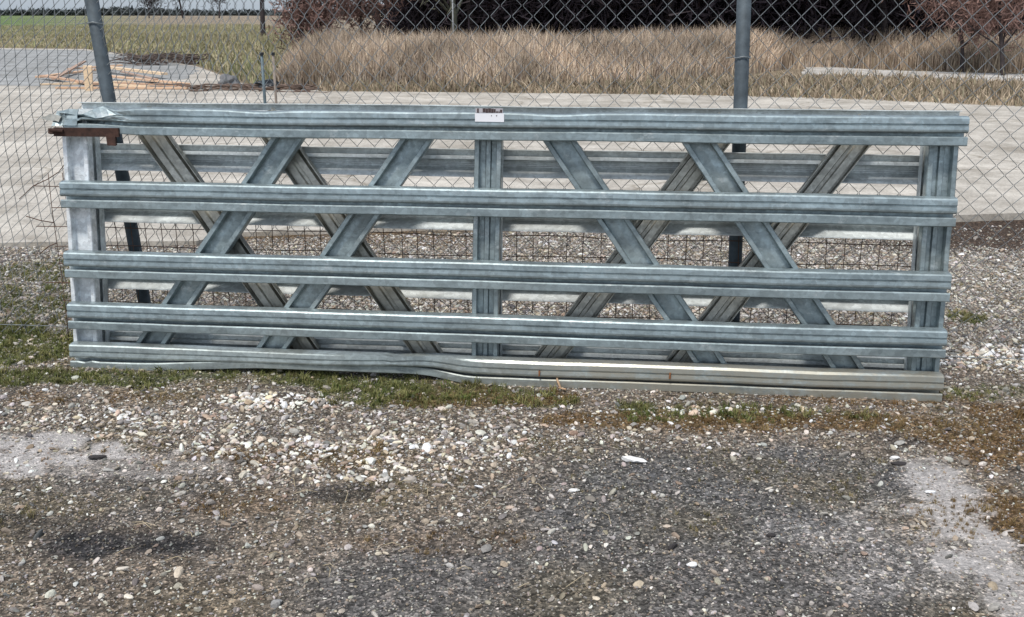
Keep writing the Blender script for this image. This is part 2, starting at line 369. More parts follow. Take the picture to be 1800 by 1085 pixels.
def build_frame(name, loc, front):
    e = empty(name, loc, MF)
    for i, vb in enumerate(RAIL_V):
        fn = None
        if front and i == 0: fn = dent_top
        if front and i == 4: fn = dent_bottom
        u0 = .03 if (front and i == 0) else random.uniform(.0, .008)
        V, Fc = sweep_rail(u0, LEN-random.uniform(0, .006)+(.018 if i == 0 and front else .045 if i == 4 and not front else 0), vb, fn, 110 if fn else 60, seed=i+(0 if front else 10), amp=.0035, RAIL=RAIL_BOX if front else RAIL_OPEN)
        if not front: V = flipv(V)
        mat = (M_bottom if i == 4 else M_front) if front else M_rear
        mesh_obj('rail', V, Fc, mat, e)
    for i, (a, bq) in enumerate([((.052, .035), (.052, 1.165)), ((1.947, .035), (1.955, 1.165)), ((3.868, .035), (3.872, 1.165))]):
        V, Fc = chan(a, bq, .060, seed=i+(0 if front else 5), CHAN=CH_RIB if i else CH_FLAT)
        if not front: V = flipv(V)
        o = mesh_obj('upright', V, Fc, M_bright if (front and i == 0) else (M_diag if front else M_rear), e)
        if front and i == 0: o['label'] = 'brighter, newer looking galvanised upright'
    for i, (a, bq) in enumerate([((.320, .05), (1.105, 1.155)), ((.905, .05), (1.690, 1.155)), ((3.002, .05), (2.213, 1.155)), ((3.592, .05), (2.812, 1.155))]):
        V, Fc = chan(a, bq, .0605, seed=i+(20 if front else 30), CHAN=CH_FLAT if front else CH_RIB)
        if not front: V = flipv(V)
        mesh_obj('diagonal', V, Fc, M_diag if front else M_rdiag, e)
    return e
fr = build_frame('steel_gate_frame', L0, True)
tag(fr, 'front blue-grey galvanised steel gate frame with buckled bottom rail, leaning on the fence', 'gate frame', 'steel gate frames leaning on the fence')
re_ = build_frame('steel_gate_frame', L0, False)
tag(re_, 'rear galvanised steel gate frame, upside down behind the front one', 'gate frame', 'steel gate frames leaning on the fence')
# rusty latch bar and crumpled end plates of the front frame
mb = MB()
mb.box((.145, .0, 1.091), (.31, .010, .036), jit=.003); mb.box((-.005, .016, 1.093), (.075, .02, .022), jit=.004)
mb.box((.262, .0, 1.056), (.044, .014, .046), jit=.003); mb.tube([(-.022, -.010, 1.098), (.04, -.010, 1.094)], .008, 8)
mb.build('latch_bar', M_rust, fr)['label'] = 'rusty brown latch bar at the top left corner'
def crumple(pts, rows, cols, th, seed):
    (a, b_, c_, d_) = [Vector(p) for p in pts]; V = []; Fc = []
    for s in (0, 1):
        for i in range(rows+1):
            for j in range(cols+1):
                p = a.lerp(b_, j/cols).lerp(d_.lerp(c_, j/cols), i/rows)
                q = .45*mnoise.noise(p*15+Vector((seed, 0, 0)))
                V.append((p.x+.006*mnoise.noise(p*30), p.y+.022*q+s*th, p.z+.007*mnoise.noise(p*33+Vector((0, seed, 0)))))
    W1 = cols+1; o = (rows+1)*W1
    for i in range(rows):
        for j in range(cols):
            k = i*W1+j; Fc.append((k, k+1, k+1+W1, k+W1)); Fc.append((k+o, k+o+W1, k+o+1+W1, k+o+1))
    ring = [j for j in range(W1)]+[i*W1+cols for i in range(1, rows+1)]+[rows*W1+j for j in range(cols-1, -1, -1)]+[i*W1 for i in range(rows-1, 0, -1)]
    for i, k in enumerate(ring):
        k2 = ring[(i+1) % len(ring)]; Fc.append((k, k+o, k2+o, k2))
    return V, Fc
V, Fc = crumple([(-.02, -.004, 1.116), (.100, -.004, 1.120), (.105, .012, 1.192), (.0, .02, 1.186)], 5, 7, .004, 3)
mesh_obj('end_plate', V, Fc, M_diag, fr)['label'] = 'bent weathered end plate'
V, Fc = crumple([(-.075, .01, 1.150), (.02, -.01, 1.132), (.03, -.006, 1.160), (-.03, .01, 1.172)], 3, 5, .004, 8)
mesh_obj('end_plate', V, Fc, M_rdiag, fr)['label'] = 'pointed bent flap of steel'
# the sticker over the top rail with its dark print above
m, n, l, b = new_mat('sticker_white'); b.inputs['Base Color'].default_value = (.8, .8, .83, 1); b.inputs['Roughness'].default_value = .5
M_stick = m
mb = MB(); mb.box((1.968, -.003, 1.174), (.126, .002, .036), jit=.0008); st = mb.build('sticker', M_stick, fr); st['label'] = 'white paper sticker with dark print along its top'
M_print = plain('sticker_print', (.05, .03, .03), .7, .3, 60, 0, 0)
mb = MB(); mb.box((1.966, .0, 1.2035), (.118, .002, .020), jit=.0008); mb.build('sticker_fold', plain('sticker_grey', (.42, .40, .42), .6, .2, 30, 0, 0), st)
mb = MB()
for (x0, x1, z0, z1) in [(1.914, 1.921, 1.194, 1.212), (1.938, 1.950, 1.196, 1.213), (1.951, 1.961, 1.194, 1.212), (1.962, 1.974, 1.195, 1.213), (1.975, 1.985, 1.194, 1.211), (1.986, 1.994, 1.195, 1.210), (1.996, 2.004, 1.194, 1.201), (2.006, 2.012, 1.195, 1.200), (2.013, 2.022, 1.195, 1.208)]:
    mb.box(((x0+x1)/2, -.0015, (z0+z1)/2), (x1-x0, .001, z1-z0))
for (x0, x1) in [(1.996, 2.001), (1.975, 1.978)]: mb.box(((x0+x1)/2, -.0045, 1.182), (x1-x0, .001, .004))
pr = mb.build('print', M_print, st); pr['kind'] = 'stuff'
# rust streak marks on the bottom rail
M_rs = plain('rust_spot', (.22, .09, .035), .9, .4, 50)
for (u, z) in [(2.203, .062), (2.775, .072)]:
    mb = MB(); mb.box((u, -.008, z), (.007, .002, .026), jit=.002); mb.build('rust_mark', M_rs, fr)
# ------------------------------------------------------------------ fence
def fpt(x, off=.43):                              # point of the fence line over world x
    o = L0+hb*off; return Vector((x, o.y+(x-o.x)*ud.y/ud.x, 0))
fence = empty('chain_link_fence', fpt(0)); tag(fence, 'galvanised chain link fence with dark steel posts behind the gate frames', 'fence')
inv = fence.location.copy()
def zigzag_fence():
    V = []; Fc = []; P = .088; HT = 2.05; X0, X1 = -6.2, 7.0
    pos = []; x = X0
    while x < X1:
        s = .62+.38*sm(-1.8, -.4, x); pos.append((x, P*s/2)); x += P*s/2
    rows = int(HT/(P/2)) ; tx = ud.x; ty = ud.y; r = .0017
    for i, (x, pw) in enumerate(pos):
        pts = []
        for k in range(rows+1):
            z = .02+k*P/2*(.93+.07*k/rows)
            side = .5 if (k+i) % 2 else -.5
            shear = (.62*(1-sm(-2.6, -.8, x)) - .10*gs(x, -.5, .5))*(z-.9)
            xx = x + side*pw*1.02 + shear + .006*mnoise.noise(Vector((x*2, z*2, 0)))
            y = .012*mnoise.noise(Vector((x*.9, z*.8, 5)))+(.004 if (k % 4 < 2) else -.004)
            pts.append(Vector((xx*tx, xx*ty+y, z)))
        # rounded knuckles: three points per bend
        fine = []
        for k, p in enumerate(pts):
            if 0 < k < len(pts)-1:
                fine += [p.lerp(pts[k-1], .07), p.lerp(pts[k+1], .07)]
            else: fine.append(p)
        A = np.array(fine); T = np.gradient(A, axis=0); T /= np.linalg.norm(T, axis=1)[:, None]
        N1 = np.cross(T, [0, 1, 0]); N1 /= np.linalg.norm(N1, axis=1)[:, None]; N2 = np.cross(T, N1)
        b0 = len(V); m_ = len(A)
        for q in range(3):
            th = 2*math.pi*q/3
        ring = np.stack([A+r*(N1*math.cos(2*math.pi*q/3)+N2*math.sin(2*math.pi*q/3)) for q in range(3)], 1).reshape(-1, 3)
        V.extend(ring.tolist())
        for k in range(m_-1):
            for q in range(3): Fc.append((b0+k*3+q, b0+k*3+(q+1) % 3, b0+(k+1)*3+(q+1) % 3, b0+(k+1)*3+q))
    return V, Fc
V, Fc = zigzag_fence()
cl = mesh_obj('wire_netting', V, Fc, M_wire, fence, True); cl['kind'] = 'stuff'
def post(px0, py0, pxt, pyt, r=.031):
    p0 = gp(px0, py0); pt = at_depth(pxt, pyt, p0.y+.03); d = (pt-p0)
    top = p0+d*(2.12/d.z); bot = p0-d*(.15/d.z)
    mb = MB(); mb.tube([bot-inv, p0-inv, p0+d*.5-inv, top-inv], r, 14)
    o = mb.build('post', M_post, fence, True); c = MB()
    c.tube([top-inv, top-inv+Vector((0,0,.012))], [r*1.12, r*.9], 14); c.build('cap', M_post, o, False)
    return p0, d, o
pl0, pld, po1 = post(266, 600, 161, 0)
pr0, prd, po2 = post(1286, 640, 1308, 0)
for xx in (-5.2, 4.6):
    q = fpt(xx, .47); mb = MB(); mb.tube([q-inv-Vector((0,0,.1)), q-inv+Vector((0,0,2.1))], .031, 12); mb.build('post', M_post, fence, True)
def tie(p0, d, po, zs):
    for z in zs:
        c = p0+d*(z/d.z)-inv; mb = MB()
        mb.tube([c+Vector((math.cos(a)*.036, math.sin(a)*.036, .004*math.sin(3*a))) for a in np.linspace(0, 2*math.pi, 13)], .0022, 5, False)
        mb.tube([c+Vector((-.036, 0, 0)), c+Vector((-.075, -.02, -.004))], .002, 4)
        mb.build('tie_wire', M_wire, po, True)
tie(pl0, pld, po1, [1.55, .7]); tie(pr0, prd, po2, [1.41, .7])
mb = MB()
for z in (.06, 1.98):
    pts = [fpt(x, .435)-inv+Vector((0, .01*mnoise.noise(Vector((x, z, 0))), z+.01*mnoise.noise(Vector((x*.7, z, 2))))) for x in np.arange(-6, 7, .4)]
    mb.tube(pts, .002, 4)
mb.build('line_wire', M_wire, fence, True)

# rusty welded wire sheet standing between frames and fence
mb = MB(); o0 = L0+hb*.385
def wp(u, z, seed=0): 
    bow = .02*mnoise.noise(Vector((u*1.3, z*2, 7)))
    return o0+ud*u+hb*(bow-.03+.02*z)+Vector((0, 0, z+.01*mnoise.noise(Vector((u*2, z*2, 3)))*1.0))
umax = 3.9
for i in range(int((umax+.22)/.078)):
    u = -.20+i*.078; top = .80+.03*mnoise.noise(Vector((u*3, 0, 0)))
    if i in (0, 1): top = .86-.25*i*0
    mb.tube([wp(u+.01*mnoise.noise(Vector((i*.7, z*3, 1))), z) for z in np.linspace(.0, top, 6)], .0018, 4)
for j in range(9):
    z = .03+j*.095
    mb.tube([wp(u, z+.012*mnoise.noise(Vector((u*1.7, j, 0)))) for u in np.linspace(-.22+.03*random.random()-(.08 if j in (3, 6, 8) else 0), umax, 40)], .002, 4)
# loose bent ends on the left
for (u, z, du, dz) in [(-.2, .83, -.16, -.10), (-.2, .83, .12, .10), (-.2, .62, -.14, .03), (-.2, .52, -.1, -.06)]:
    p = wp(u, z); mb.tube([p, p+ud*du*.5+Vector((0, 0, dz*.35)), p+ud*du+Vector((0, 0, dz))], .0024, 4)
tag(mb.build('wire_sheet', M_rwire, None, True), 'rusty square welded wire sheet standing between the frames and the fence', 'wire mesh')

# ------------------------------------------------------------------ scattering through geometry nodes (uncountable stuff)
hidden = bpy.data.collections
def scatter(name, pts, rot, scl, cols, idx, protos, label=None):
    me = bpy.data.meshes.new(name); me.vertices.add(len(pts)); me.vertices.foreach_set('co', np.asarray(pts, np.float32).ravel())
    def av(nm, tp, data, key): a = me.attributes.new(nm, tp, 'POINT'); a.data.foreach_set(key, np.asarray(data).ravel())
    av('rot', 'FLOAT_VECTOR', np.asarray(rot, np.float32), 'vector'); av('scl', 'FLOAT_VECTOR', np.asarray(scl, np.float32), 'vector')
    av('idx', 'INT', np.asarray(idx, np.int32), 'value')
    c = np.ones((len(pts), 4), np.float32); c[:, :3] = cols; av('col', 'FLOAT_COLOR', c, 'color')
    o = link(bpy.data.objects.new(name, me))
    col = bpy.data.collections.new(name+'_kinds')
    for p in protos: col.objects.link(p)
    ng = bpy.data.node_groups.new(name+'_scatter', 'GeometryNodeTree')
    ng.interface.new_socket('Geometry', in_out='INPUT', socket_type='NodeSocketGeometry')
    ng.interface.new_socket('Geometry', in_out='OUTPUT', socket_type='NodeSocketGeometry')
    N = ng.nodes; Lk = ng.links; gi = N.new('NodeGroupInput'); go = N.new('NodeGroupOutput')
    ip = N.new('GeometryNodeInstanceOnPoints'); ci = N.new('GeometryNodeCollectionInfo')
    ci.inputs['Collection'].default_value = col; ci.inputs['Separate Children'].default_value = True; ci.inputs['Reset Children'].default_value = True
    def an(nm, tp): q = N.new('GeometryNodeInputNamedAttribute'); q.data_type = tp; q.inputs['Name'].default_value = nm; return q.outputs['Attribute']
    Lk.new(gi.outputs[0], ip.inputs['Points']); Lk.new(ci.outputs[0], ip.inputs['Instance']); ip.inputs['Pick Instance'].default_value = True
    Lk.new(an('idx', 'INT'), ip.inputs['Instance Index'])
    er = N.new('FunctionNodeEulerToRotation'); Lk.new(an('rot', 'FLOAT_VECTOR'), er.inputs[0]); Lk.new(er.outputs[0], ip.inputs['Rotation'])
    Lk.new(an('scl', 'FLOAT_VECTOR'), ip.inputs['Scale']); Lk.new(ip.outputs[0], go.inputs[0])
    md = o.modifiers.new('scatter', 'NODES'); md.node_group = ng
    tag(o, label, None, None, 'stuff'); return o
def rock_proto(i, mat, ang=True, sub=2):
    import bmesh
    bm = bmesh.new(); bmesh.ops.create_icosphere(bm, subdivisions=sub, radius=.5)
    r = random.Random(i*7+1); planes = []
    for _ in range(10):
        d = Vector((r.gauss(0,1), r.gauss(0,1), r.gauss(0,1))).normalized(); planes.append((d, r.uniform(.22, .40)))
    for v in bm.verts:
        p = v.co.copy()
        for d, h in planes:
            q = p.dot(d)
            if q > h: p -= d*(q-h)*.92
        p *= 1+.12*mnoise.noise(p*5+Vector((i, 0, 0)))
        v.co = Vector((p.x*r.uniform(.98, 1.02), p.y*.82, p.z*.62))
    me = bpy.data.meshes.new('stone'); bm.to_mesh(me); bm.free(); me.materials.append(mat)
    me.polygons.foreach_set('use_smooth', [False]*len(me.polygons))
    return bpy.data.objects.new('stone_kind', me)
M_stone = attr_mat('stone', .8, True, 3.0, .35, .35)
rocks = [rock_proto(i, M_stone, sub=2 if i < 4 else 1) for i in range(8)]
PAL = np.array([[.62,.58,.51],[.43,.41,.38],[.31,.28,.245],[.38,.31,.235],[.22,.205,.19],[.50,.44,.35],[.12,.115,.112],[.27,.20,.15],[.76,.74,.70],[.36,.31,.28]])
def stones(name, x0, x1, y0, y1, dens, med, sig, smin, smax, seedn, wfn, pw, sink=.25, label=None):
    r = np.random.default_rng(seedn); n0 = int((x1-x0)*(y1-y0)*dens)
    x = r.uniform(x0, x1, n0); y = r.uniform(y0, y1, n0)
    keep = np.abs(x) < (y+.9)*.62+.1                                # only the ground that the place shows
    w = wfield(x, y); prob, szf, lum = wfn(w, x, y)
    keep &= r.uniform(0, 1, n0) < prob
    x = x[keep]; y = y[keep]; szf = szf[keep]; lum = lum[keep]; k = len(x)
    s = np.clip(med*np.exp(r.normal(0, sig, k)), smin, smax)*szf
    z = gz(x, y)+s*(.30-sink)*.62
    col = PAL[r.choice(len(PAL), k, p=pw)]*r.uniform(.60, 1.25, (k, 1))*lum[:, None]
    col = col*r.uniform(.95, 1.05, (k, 3))
    rot = np.stack([r.normal(0, .3, k), r.normal(0, .3, k), r.uniform(0, 6.28, k)], 1)
    sc = s[:, None]*np.stack([r.uniform(.85, 1.25, k), r.uniform(.8, 1.15, k), r.uniform(.75, 1.2, k)], 1)
    idx = r.integers(0, 4, k) if med > .012 else r.integers(4, 8, k)
    return scatter(name, np.stack([x, y, z], 1), rot, sc, np.clip(col, 0, .85), idx, rocks, label)
def w_big(w, x, y):
    band = np.exp(-((y-3.75-.03*x)/.42)**2)*np.clip((1.2-x)/1.6, 0.12, 1)
    back = np.clip((y-4.3)/.4, 0, 1)*.75
    p = .22+.45*band+back+.9*w['white']; p *= (1-.7*w['pale'])*(1-.75*w['green'])*(1-.55*w['rust'])*(1-.7*w['asph'])*(1-.6*w['black'])
    p = p*(1-.9*np.clip((x-2.2)/1.0, 0, 1)*np.clip((y-6.9)/.3, 0, 1))
    p = np.where(y > 6.95+.29*np.clip((x+2.2)/.3, 0, 1)+.10*np.clip(x+1.9, 0, 9), 0, p)
    return np.clip(p, 0, 1), 1+.3*w['white'], 1+.15*np.exp(-((y-3.75)/.5)**2)+.8*w['white']-.5*w['black']
def w_small(w, x, y):
    p = (.62+.35*np.clip((y-4.3)/.4, 0, 1))*(1-.9*np.clip((x-2.2)/1.0, 0, 1)*np.clip((y-6.9)/.3, 0, 1)); p = p*(1-.6*w['pale'])*(1-.6*w['green'])*(1-.3*w['rust'])*(1-.1*w['asph'])
    p = np.where(y > 6.95+.29*np.clip((x+2.2)/.3, 0, 1)+.10*np.clip(x+1.9, 0, 9), 0, p)
    return np.clip(p, 0, 1), 1+0*x, 1-.55*w['black']-.15*w['asph']+.25*w['white']
PW = np.array([.17,.16,.12,.13,.10,.12,.05,.05,.05,.05]); PW /= PW.sum()
PS = np.array([.10,.12,.16,.13,.16,.08,.12,.07,.02,.04]); PS /= PS.sum()
stones('gravel', -4.4, 5.0, 2.1, 8.1, 3300, .0145, .42, .008, .045, 5, w_big, PW, .12, 'mixed pale and brown gravel stones lying on the ground')
stones('grit', -4.0, 4.4, 2.1, 7.6, 7000, .0085, .30, .004, .014, 6, w_small, PS, .1, 'fine gravel grit between the stones')

# short grass, moss and dead stalks
def tuft_proto(i, n, h, wd, mat, spread, curl=.5):
    r = random.Random(i+100); V = []; Fc = []
    for _ in range(n):
        a = r.uniform(0, 6.28); rr = r.uniform(0, spread); x, y = rr*math.cos(a), rr*math.sin(a)
        hh = h*r.uniform(.45, 1.1); d = Vector((r.gauss(0, 1), r.gauss(0, 1), 0)); d = d.normalized()*r.uniform(.1, curl)*hh
        s = Vector((-d.y, d.x, 0)).normalized()*wd*.5; b = len(V); p = Vector((x, y, -.1*h))
        m1 = p+d*.35+Vector((0,0,hh*.62)); t = p+d+Vector((0,0,hh*.95))
        V += [p-s, p+s, m1+s*.8, m1-s*.8, t]; Fc += [(b, b+1, b+2, b+3), (b+3, b+2, b+4)]
    me = bpy.data.meshes.new('tuft'); me.from_pydata([tuple(v) for v in V], [], Fc); me.materials.append(mat)
    return bpy.data.objects.new('tuft_kind', me)
M_grass = attr_mat('grass_blades', .7, True, 4, .3, .2)
tufts = [tuft_proto(i, 16, 1.0, .07, M_grass, .45, .9) for i in range(4)]
def grasses(name, key, n0, h, colA, colB, seedn, thr, label, box=(-4, 4.4, 2.1, 7.2)):
    r = np.random.default_rng(seedn); x = r.uniform(box[0], box[1], n0); y = r.uniform(box[2], box[3], n0)
    w = wfield(x, y); p = w[key]**1.3
    keep = (r.uniform(0, 1, n0) < p*thr) & (np.abs(x) < (y+.9)*.62+.1) & (y < 6.9)
    x = x[keep]; y = y[keep]; k = len(x)
    s = h*np.exp(r.normal(0, .35, k)); t = r.uniform(0, 1, (k, 1))
    col = (np.array(colA)*(1-t)+np.array(colB)*t)*r.uniform(.7, 1.25, (k, 1))
    scatter(name, np.stack([x, y, gz(x, y)], 1), np.stack([r.normal(0, .25, k), r.normal(0, .25, k), r.uniform(0, 6.28, k)], 1),
            np.stack([s*1.3, s*1.3, s], 1), col, r.integers(0, 4, k), tufts, label)
grasses('grass', 'green', 110000, .022, (.085, .115, .028), (.24, .22, .09), 21, .9, 'short green grass and moss growing along the foot of the frames')
grasses('dry_moss', 'rust', 110000, .013, (.15, .085, .03), (.26, .19, .09), 22, .8, 'low orange-brown moss and dead grass on the gravel')

grasses('sparse_moss', 'olive', 90000, .012, (.12, .11, .04), (.27, .22, .12), 23, .6, 'sparse olive moss and dead grass blades between the gravel stones')

# ------------------------------------------------------------------ single stones and bits lying in front
def bit(name, px, py, dims, rz, mat, label, cat, proto, sink=.0):
    p = gp(px, py); me = rocks[proto].data.copy(); me.materials.clear(); me.materials.append(mat)
    o = link(bpy.data.objects.new(name, me)); o.scale = dims; o.rotation_euler = (0, 0, rz)
    o.location = (p.x, p.y, dims[2]*.2-sink+float(gz(np.array([p.x]), np.array([p.y]))[0])); return tag(o, label, cat)
M_white = plain('white_stone', (.78, .77, .75), .7, .12, 30); M_dark = plain('dark_clod', (.035, .03, .03), .9, .4, 60)
M_cream = plain('cream_stone', (.60, .54, .46), .8, .2, 40)
bit('white_stone', 1116, 812, (.115, .05, .045), -.35, M_white, 'largest long white stone on the dark ground right of centre', 'stone', 2)
bit('white_stone', 216, 1000, (.04, .03, .03), .4, M_cream, 'cream stone near the lower left, below the black stain', 'stone', 1)
bit('white_stone', 1010, 868, (.05, .032, .025), .1, M_white, 'flat white stone just below the long white one', 'stone', 2)
bit('white_stone', 1216, 997, (.036, .034, .04), .3, M_white, 'small upright white stone at the lower right centre', 'stone', 3)
bit('white_stone', 1352, 860, (.04, .02, .02), .6, M_cream, 'thin cream stone alone on the smooth dark gravel', 'stone', 1)
bit('white_stone', 1574, 806, (.05, .03, .03), .2, M_white, 'white stone beside the black clod at the right', 'stone', 2)
bit('clod', 1580, 815, (.06, .04, .03), 0, M_dark, 'black clod beside a white stone at the right', 'clod', 3)
bit('clod', 1182, 966, (.045, .035, .035), .8, M_dark, 'dark clod alone on the gravel in the lower middle', 'clod', 0)
bit('clod', 172, 803, (.075, .05, .035), .2, M_dark, 'dark clod on the pale dusty patch at the left', 'clod', 1)
bit('clod', 1356, 945, (.04, .03, .025), .2, M_dark, 'small dark clod among pale pebbles at the lower right', 'clod', 2)
mb = MB(); p = gp(982, 684); mb.tube([p+Vector((.01, 0, 0)), p+Vector((-.005, .03, .03)), p+Vector((-.012, .055, .07))], [.006, .005, .003], 6)
mb.tube([p+Vector((.0, .0, .005)), p+Vector((.03, -.03, .01))], .004, 5)
tag(mb.build('stick', plain('stick_wood', (.50, .33, .2), .8, .2, 30), None, True), 'short pale orange stick standing against the bottom rail', 'stick')
mb = MB()
for _ in range(34):                                   # dead stalks lying about
    px, py = random.uniform(200, 1100), random.uniform(700, 1050); p = gp(px, py); a = random.uniform(0, 3.14); Ls = random.uniform(.03, .09)
    z = .012; mb.tube([p+Vector((0, 0, z)), p+Vector((math.cos(a)*Ls*.5, math.sin(a)*Ls*.5, z+.008)), p+Vector((math.cos(a+.2)*Ls, math.sin(a+.2)*Ls, z))], .0011, 4)
tag(mb.build('dead_stalks', plain('straw', (.45, .37, .24), .8, .3, 30), None, True), 'thin dead stalks scattered over the gravel', None, None, 'stuff')

# ------------------------------------------------------------------ reeds and dry grass beyond the yard
M_blade = attr_mat('dry_blades', .8, False, 3, .15, .15)
def blades(name, pts, h, wd, cols, lean, label, seedn):
    r = np.random.default_rng(seedn); k = len(pts); P = np.asarray(pts); h = np.asarray(h)
    a = r.uniform(0, 6.28, k); ln = np.abs(r.normal(0, lean, k))*h; dx = np.cos(a)*ln; dy = np.sin(a)*ln
    th = r.uniform(-.9, .9, k); sx = np.cos(th)*wd*.5; sy = np.sin(th)*wd*.5
    V = np.zeros((k, 5, 3))
    V[:, 0] = P-np.stack([sx, sy, 0*sx], 1); V[:, 1] = P+np.stack([sx, sy, 0*sx], 1)
    mid = P+np.stack([dx*.35, dy*.35, h*.6], 1)
    V[:, 2] = mid+np.stack([sx, sy, 0*sx], 1)*.9; V[:, 3] = mid-np.stack([sx, sy, 0*sx], 1)*.9
    V[:, 4] = P+np.stack([dx, dy, h], 1)
    base = np.arange(k)[:, None]*5
    f4 = (base+np.array([0, 1, 2, 3])).tolist(); f3 = (base+np.array([3, 2, 4])).tolist()
    o = mesh_obj(name, V.reshape(-1, 3), f4+f3, M_blade, cols=np.repeat(cols, 5, 0)); return tag(o, label, None, None, 'stuff')
def strip(n0, near, farp, seedn):                      # random points between two polylines of world points
    r = np.random.default_rng(seedn); t = r.uniform(0, 1, n0); s = r.uniform(0, 1, n0)
    A = np.array([[p.x, p.y] for p in near]); B = np.array([[p.x, p.y] for p in farp]); q = np.linspace(0, 1, len(A))
    a = np.stack([np.interp(t, q, A[:, 0]), np.interp(t, q, A[:, 1])], 1); b_ = np.stack([np.interp(t, q, B[:, 0]), np.interp(t, q, B[:, 1])], 1)
    p = a*(1-s[:, None])+b_*s[:, None]
    return np.concatenate([p, np.zeros((n0, 1))], 1), t, s
def colmix(n0, cs, r, f=None):
    cs = np.array(cs); c = cs[r.integers(0, len(cs), n0)]*r.uniform(.65, 1.25, (n0, 1)); return c
r = np.random.default_rng(3)
# main reed bed
near = [gp(485, 156), gp(600, 160), gp(900, 163), gp(1200, 150), gp(1380, 122), gp(1500, 121), gp(1900, 130)]
farr = [p+Vector((p.x*.12, 5.5, 0)) for p in near]
P, t, s = strip(80000, near, farr, 31)
hh = 1.08+.22*fbm(P[:, 0], P[:, 1], 1.6, 3, 70)+.16*fbm(P[:, 0], P[:, 1], 5, 2, 75)
hh = hh*(.50+.50*np.clip(s*3.0, 0, 1))*np.clip(.55+t*5, 0, 1)*r.uniform(.7, 1.08, len(P))
C = colmix(len(P), [(.60, .47, .35), (.52, .40, .29), (.68, .56, .41), (.37, .28, .21), (.50, .42, .35)], r)
pw_ = fbm(P[:, 0], P[:, 1], 1.1, 4, 71)[:, None]; C = C*np.clip(1+.55*pw_, .45, 1.6)
blades('reeds', P, hh, .022, C, .28, 'dense tan dry reeds standing beyond the concrete yard', 32)
# low dry grass verge in front on the right
near = [gp(560, 163), gp(900, 166), gp(1200, 170), gp(1500, 178), gp(1900, 196)]
farr = [gp(560, 156), gp(900, 158), gp(1200, 146), gp(1500, 138), gp(1900, 153)]
P, t, s = strip(34000, near, farr, 33)
C = colmix(len(P), [(.38, .30, .215), (.30, .235, .165), (.45, .36, .26), (.26, .23, .15)], r)*(1+.3*fbm(P[:, 0], P[:, 1], 1.5, 3, 72)[:, None])
blades('dry_grass', P, .10*np.exp(r.normal(0, .5, len(P)))+.02, .02, C, .6, 'low brown dead grass on the verge beside the yard', 34)
# pale rough grass field on the left, behind the timber
near = [gp(-60, 84), gp(150, 86), gp(230, 96), gp(340, 112), gp(430, 146), gp(520, 158)]
farr = [gp(-60, 46), gp(150, 46), gp(230, 46), gp(340, 46), gp(440, 46), gp(560, 60)]
P, t, s = strip(90000, near, farr, 35); s2 = s
C = colmix(len(P), [(.38, .335, .215), (.32, .30, .17), (.43, .37, .25), (.26, .27, .14)], r)*(1+.35*fbm(P[:, 0], P[:, 1], .5, 4, 73)[:, None])
blades('rough_grass', P, (.15*np.exp(r.normal(0, .45, len(P)))+.03)*(.6+.6*t), .035, C, .5, 'pale rough grass field left of the reeds', 36)

# ------------------------------------------------------------------ wood behind the reeds
def tree_meshes(seedn, hgt, ntw, mat_t, mat_c, crown_lo=.12, spread=.33, leaf=.35):
    rr = random.Random(seedn); mb = MB()
    def limb(p, d, ln, rad, depth):
        pts = [p]; rads = [rad]; q = p.copy(); dd = d.copy()
        for k in range(4):
            dd = (dd+Vector((rr.gauss(0, .12), rr.gauss(0, .12), rr.gauss(.04, .06)))).normalized(); q = q+dd*ln/4
            pts.append(q.copy()); rads.append(rad*(1-.19*(k+1)))
        mb.tube(pts, rads, 6 if depth == 0 else 4, False); ends.append((pts, depth))
        if depth < 3:
            nb_ = 9 if depth == 0 else 4
            for k in range(nb_):
                i = rr.randint(1, 4) if depth else min(4, 1+int(k*4/nb_)); base_ = pts[i]; a = rr.uniform(0, 6.28); up = rr.uniform(.15, .8)
                nd = (Vector((math.cos(a), math.sin(a), up))*.8+dd*.35).normalized()
                limb(base_, nd, ln*rr.uniform(.36, .52), rads[i]*.55, depth+1)
    ends = []; limb(Vector((0,0,-.1)), Vector((0,0,1)), hgt, hgt*.018, 0)
    trunk = (mb.v, mb.f); V = []; Fc = []
    tips = [pp for pts, dp in ends if dp >= 2 for pp in pts[1:]]
    for _ in range(ntw):
        c = rr.choice(tips)+Vector((rr.gauss(0, spread), rr.gauss(0, spread), rr.gauss(0, spread)))
        if c.z < .05: c.z = abs(c.z)+.1
        d = Vector((rr.gauss(0,1), rr.gauss(0,1), rr.gauss(.5,1))).normalized()*leaf*rr.uniform(.5, 1.2); s_ = d.cross(Vector((rr.gauss(0,1), rr.gauss(0,1), rr.gauss(0,1)))).normalized()*leaf*.05
        b = len(V); V += [tuple(c-s_), tuple(c+s_), tuple(c+d)]; Fc.append((b, b+1, b+2))
    return trunk, (V, Fc)
M_bark = plain('dark_bark', (.045, .036, .036), .95, .4, 6); M_twig = plain('dark_twigs', (.045, .034, .038), .9, .5, .8, 0, 0)
M_bark2 = plain('mossy_bark', (.085, .085, .06), .95, .4, 8); M_redtw = plain('red_brown_twigs', (.24, .145, .12), .9, .35, 1.5, 0, 0)
def make_tree(name, loc, seedn, hgt, ntw, mt, mc, label, group=None, cat='tree', **kw):
    e = empty(name, loc); tk, cr = tree_meshes(seedn, hgt, ntw, mt, mc, **kw)
    mesh_obj('trunk', tk[0], tk[1], mt, e, True); mesh_obj('crown', cr[0], cr[1], mc, e)
    return tag(e, label, cat, group)
protos = []
WOOD = 'dark bare tree in the wood behind the reeds'
for i in range(3): protos.append(make_tree('bare_tree', (0,0,0), 40+i, 7.5+i, 5000, M_bark, M_twig, WOOD, 'trees of the dark wood', spread=.45, leaf=.6))
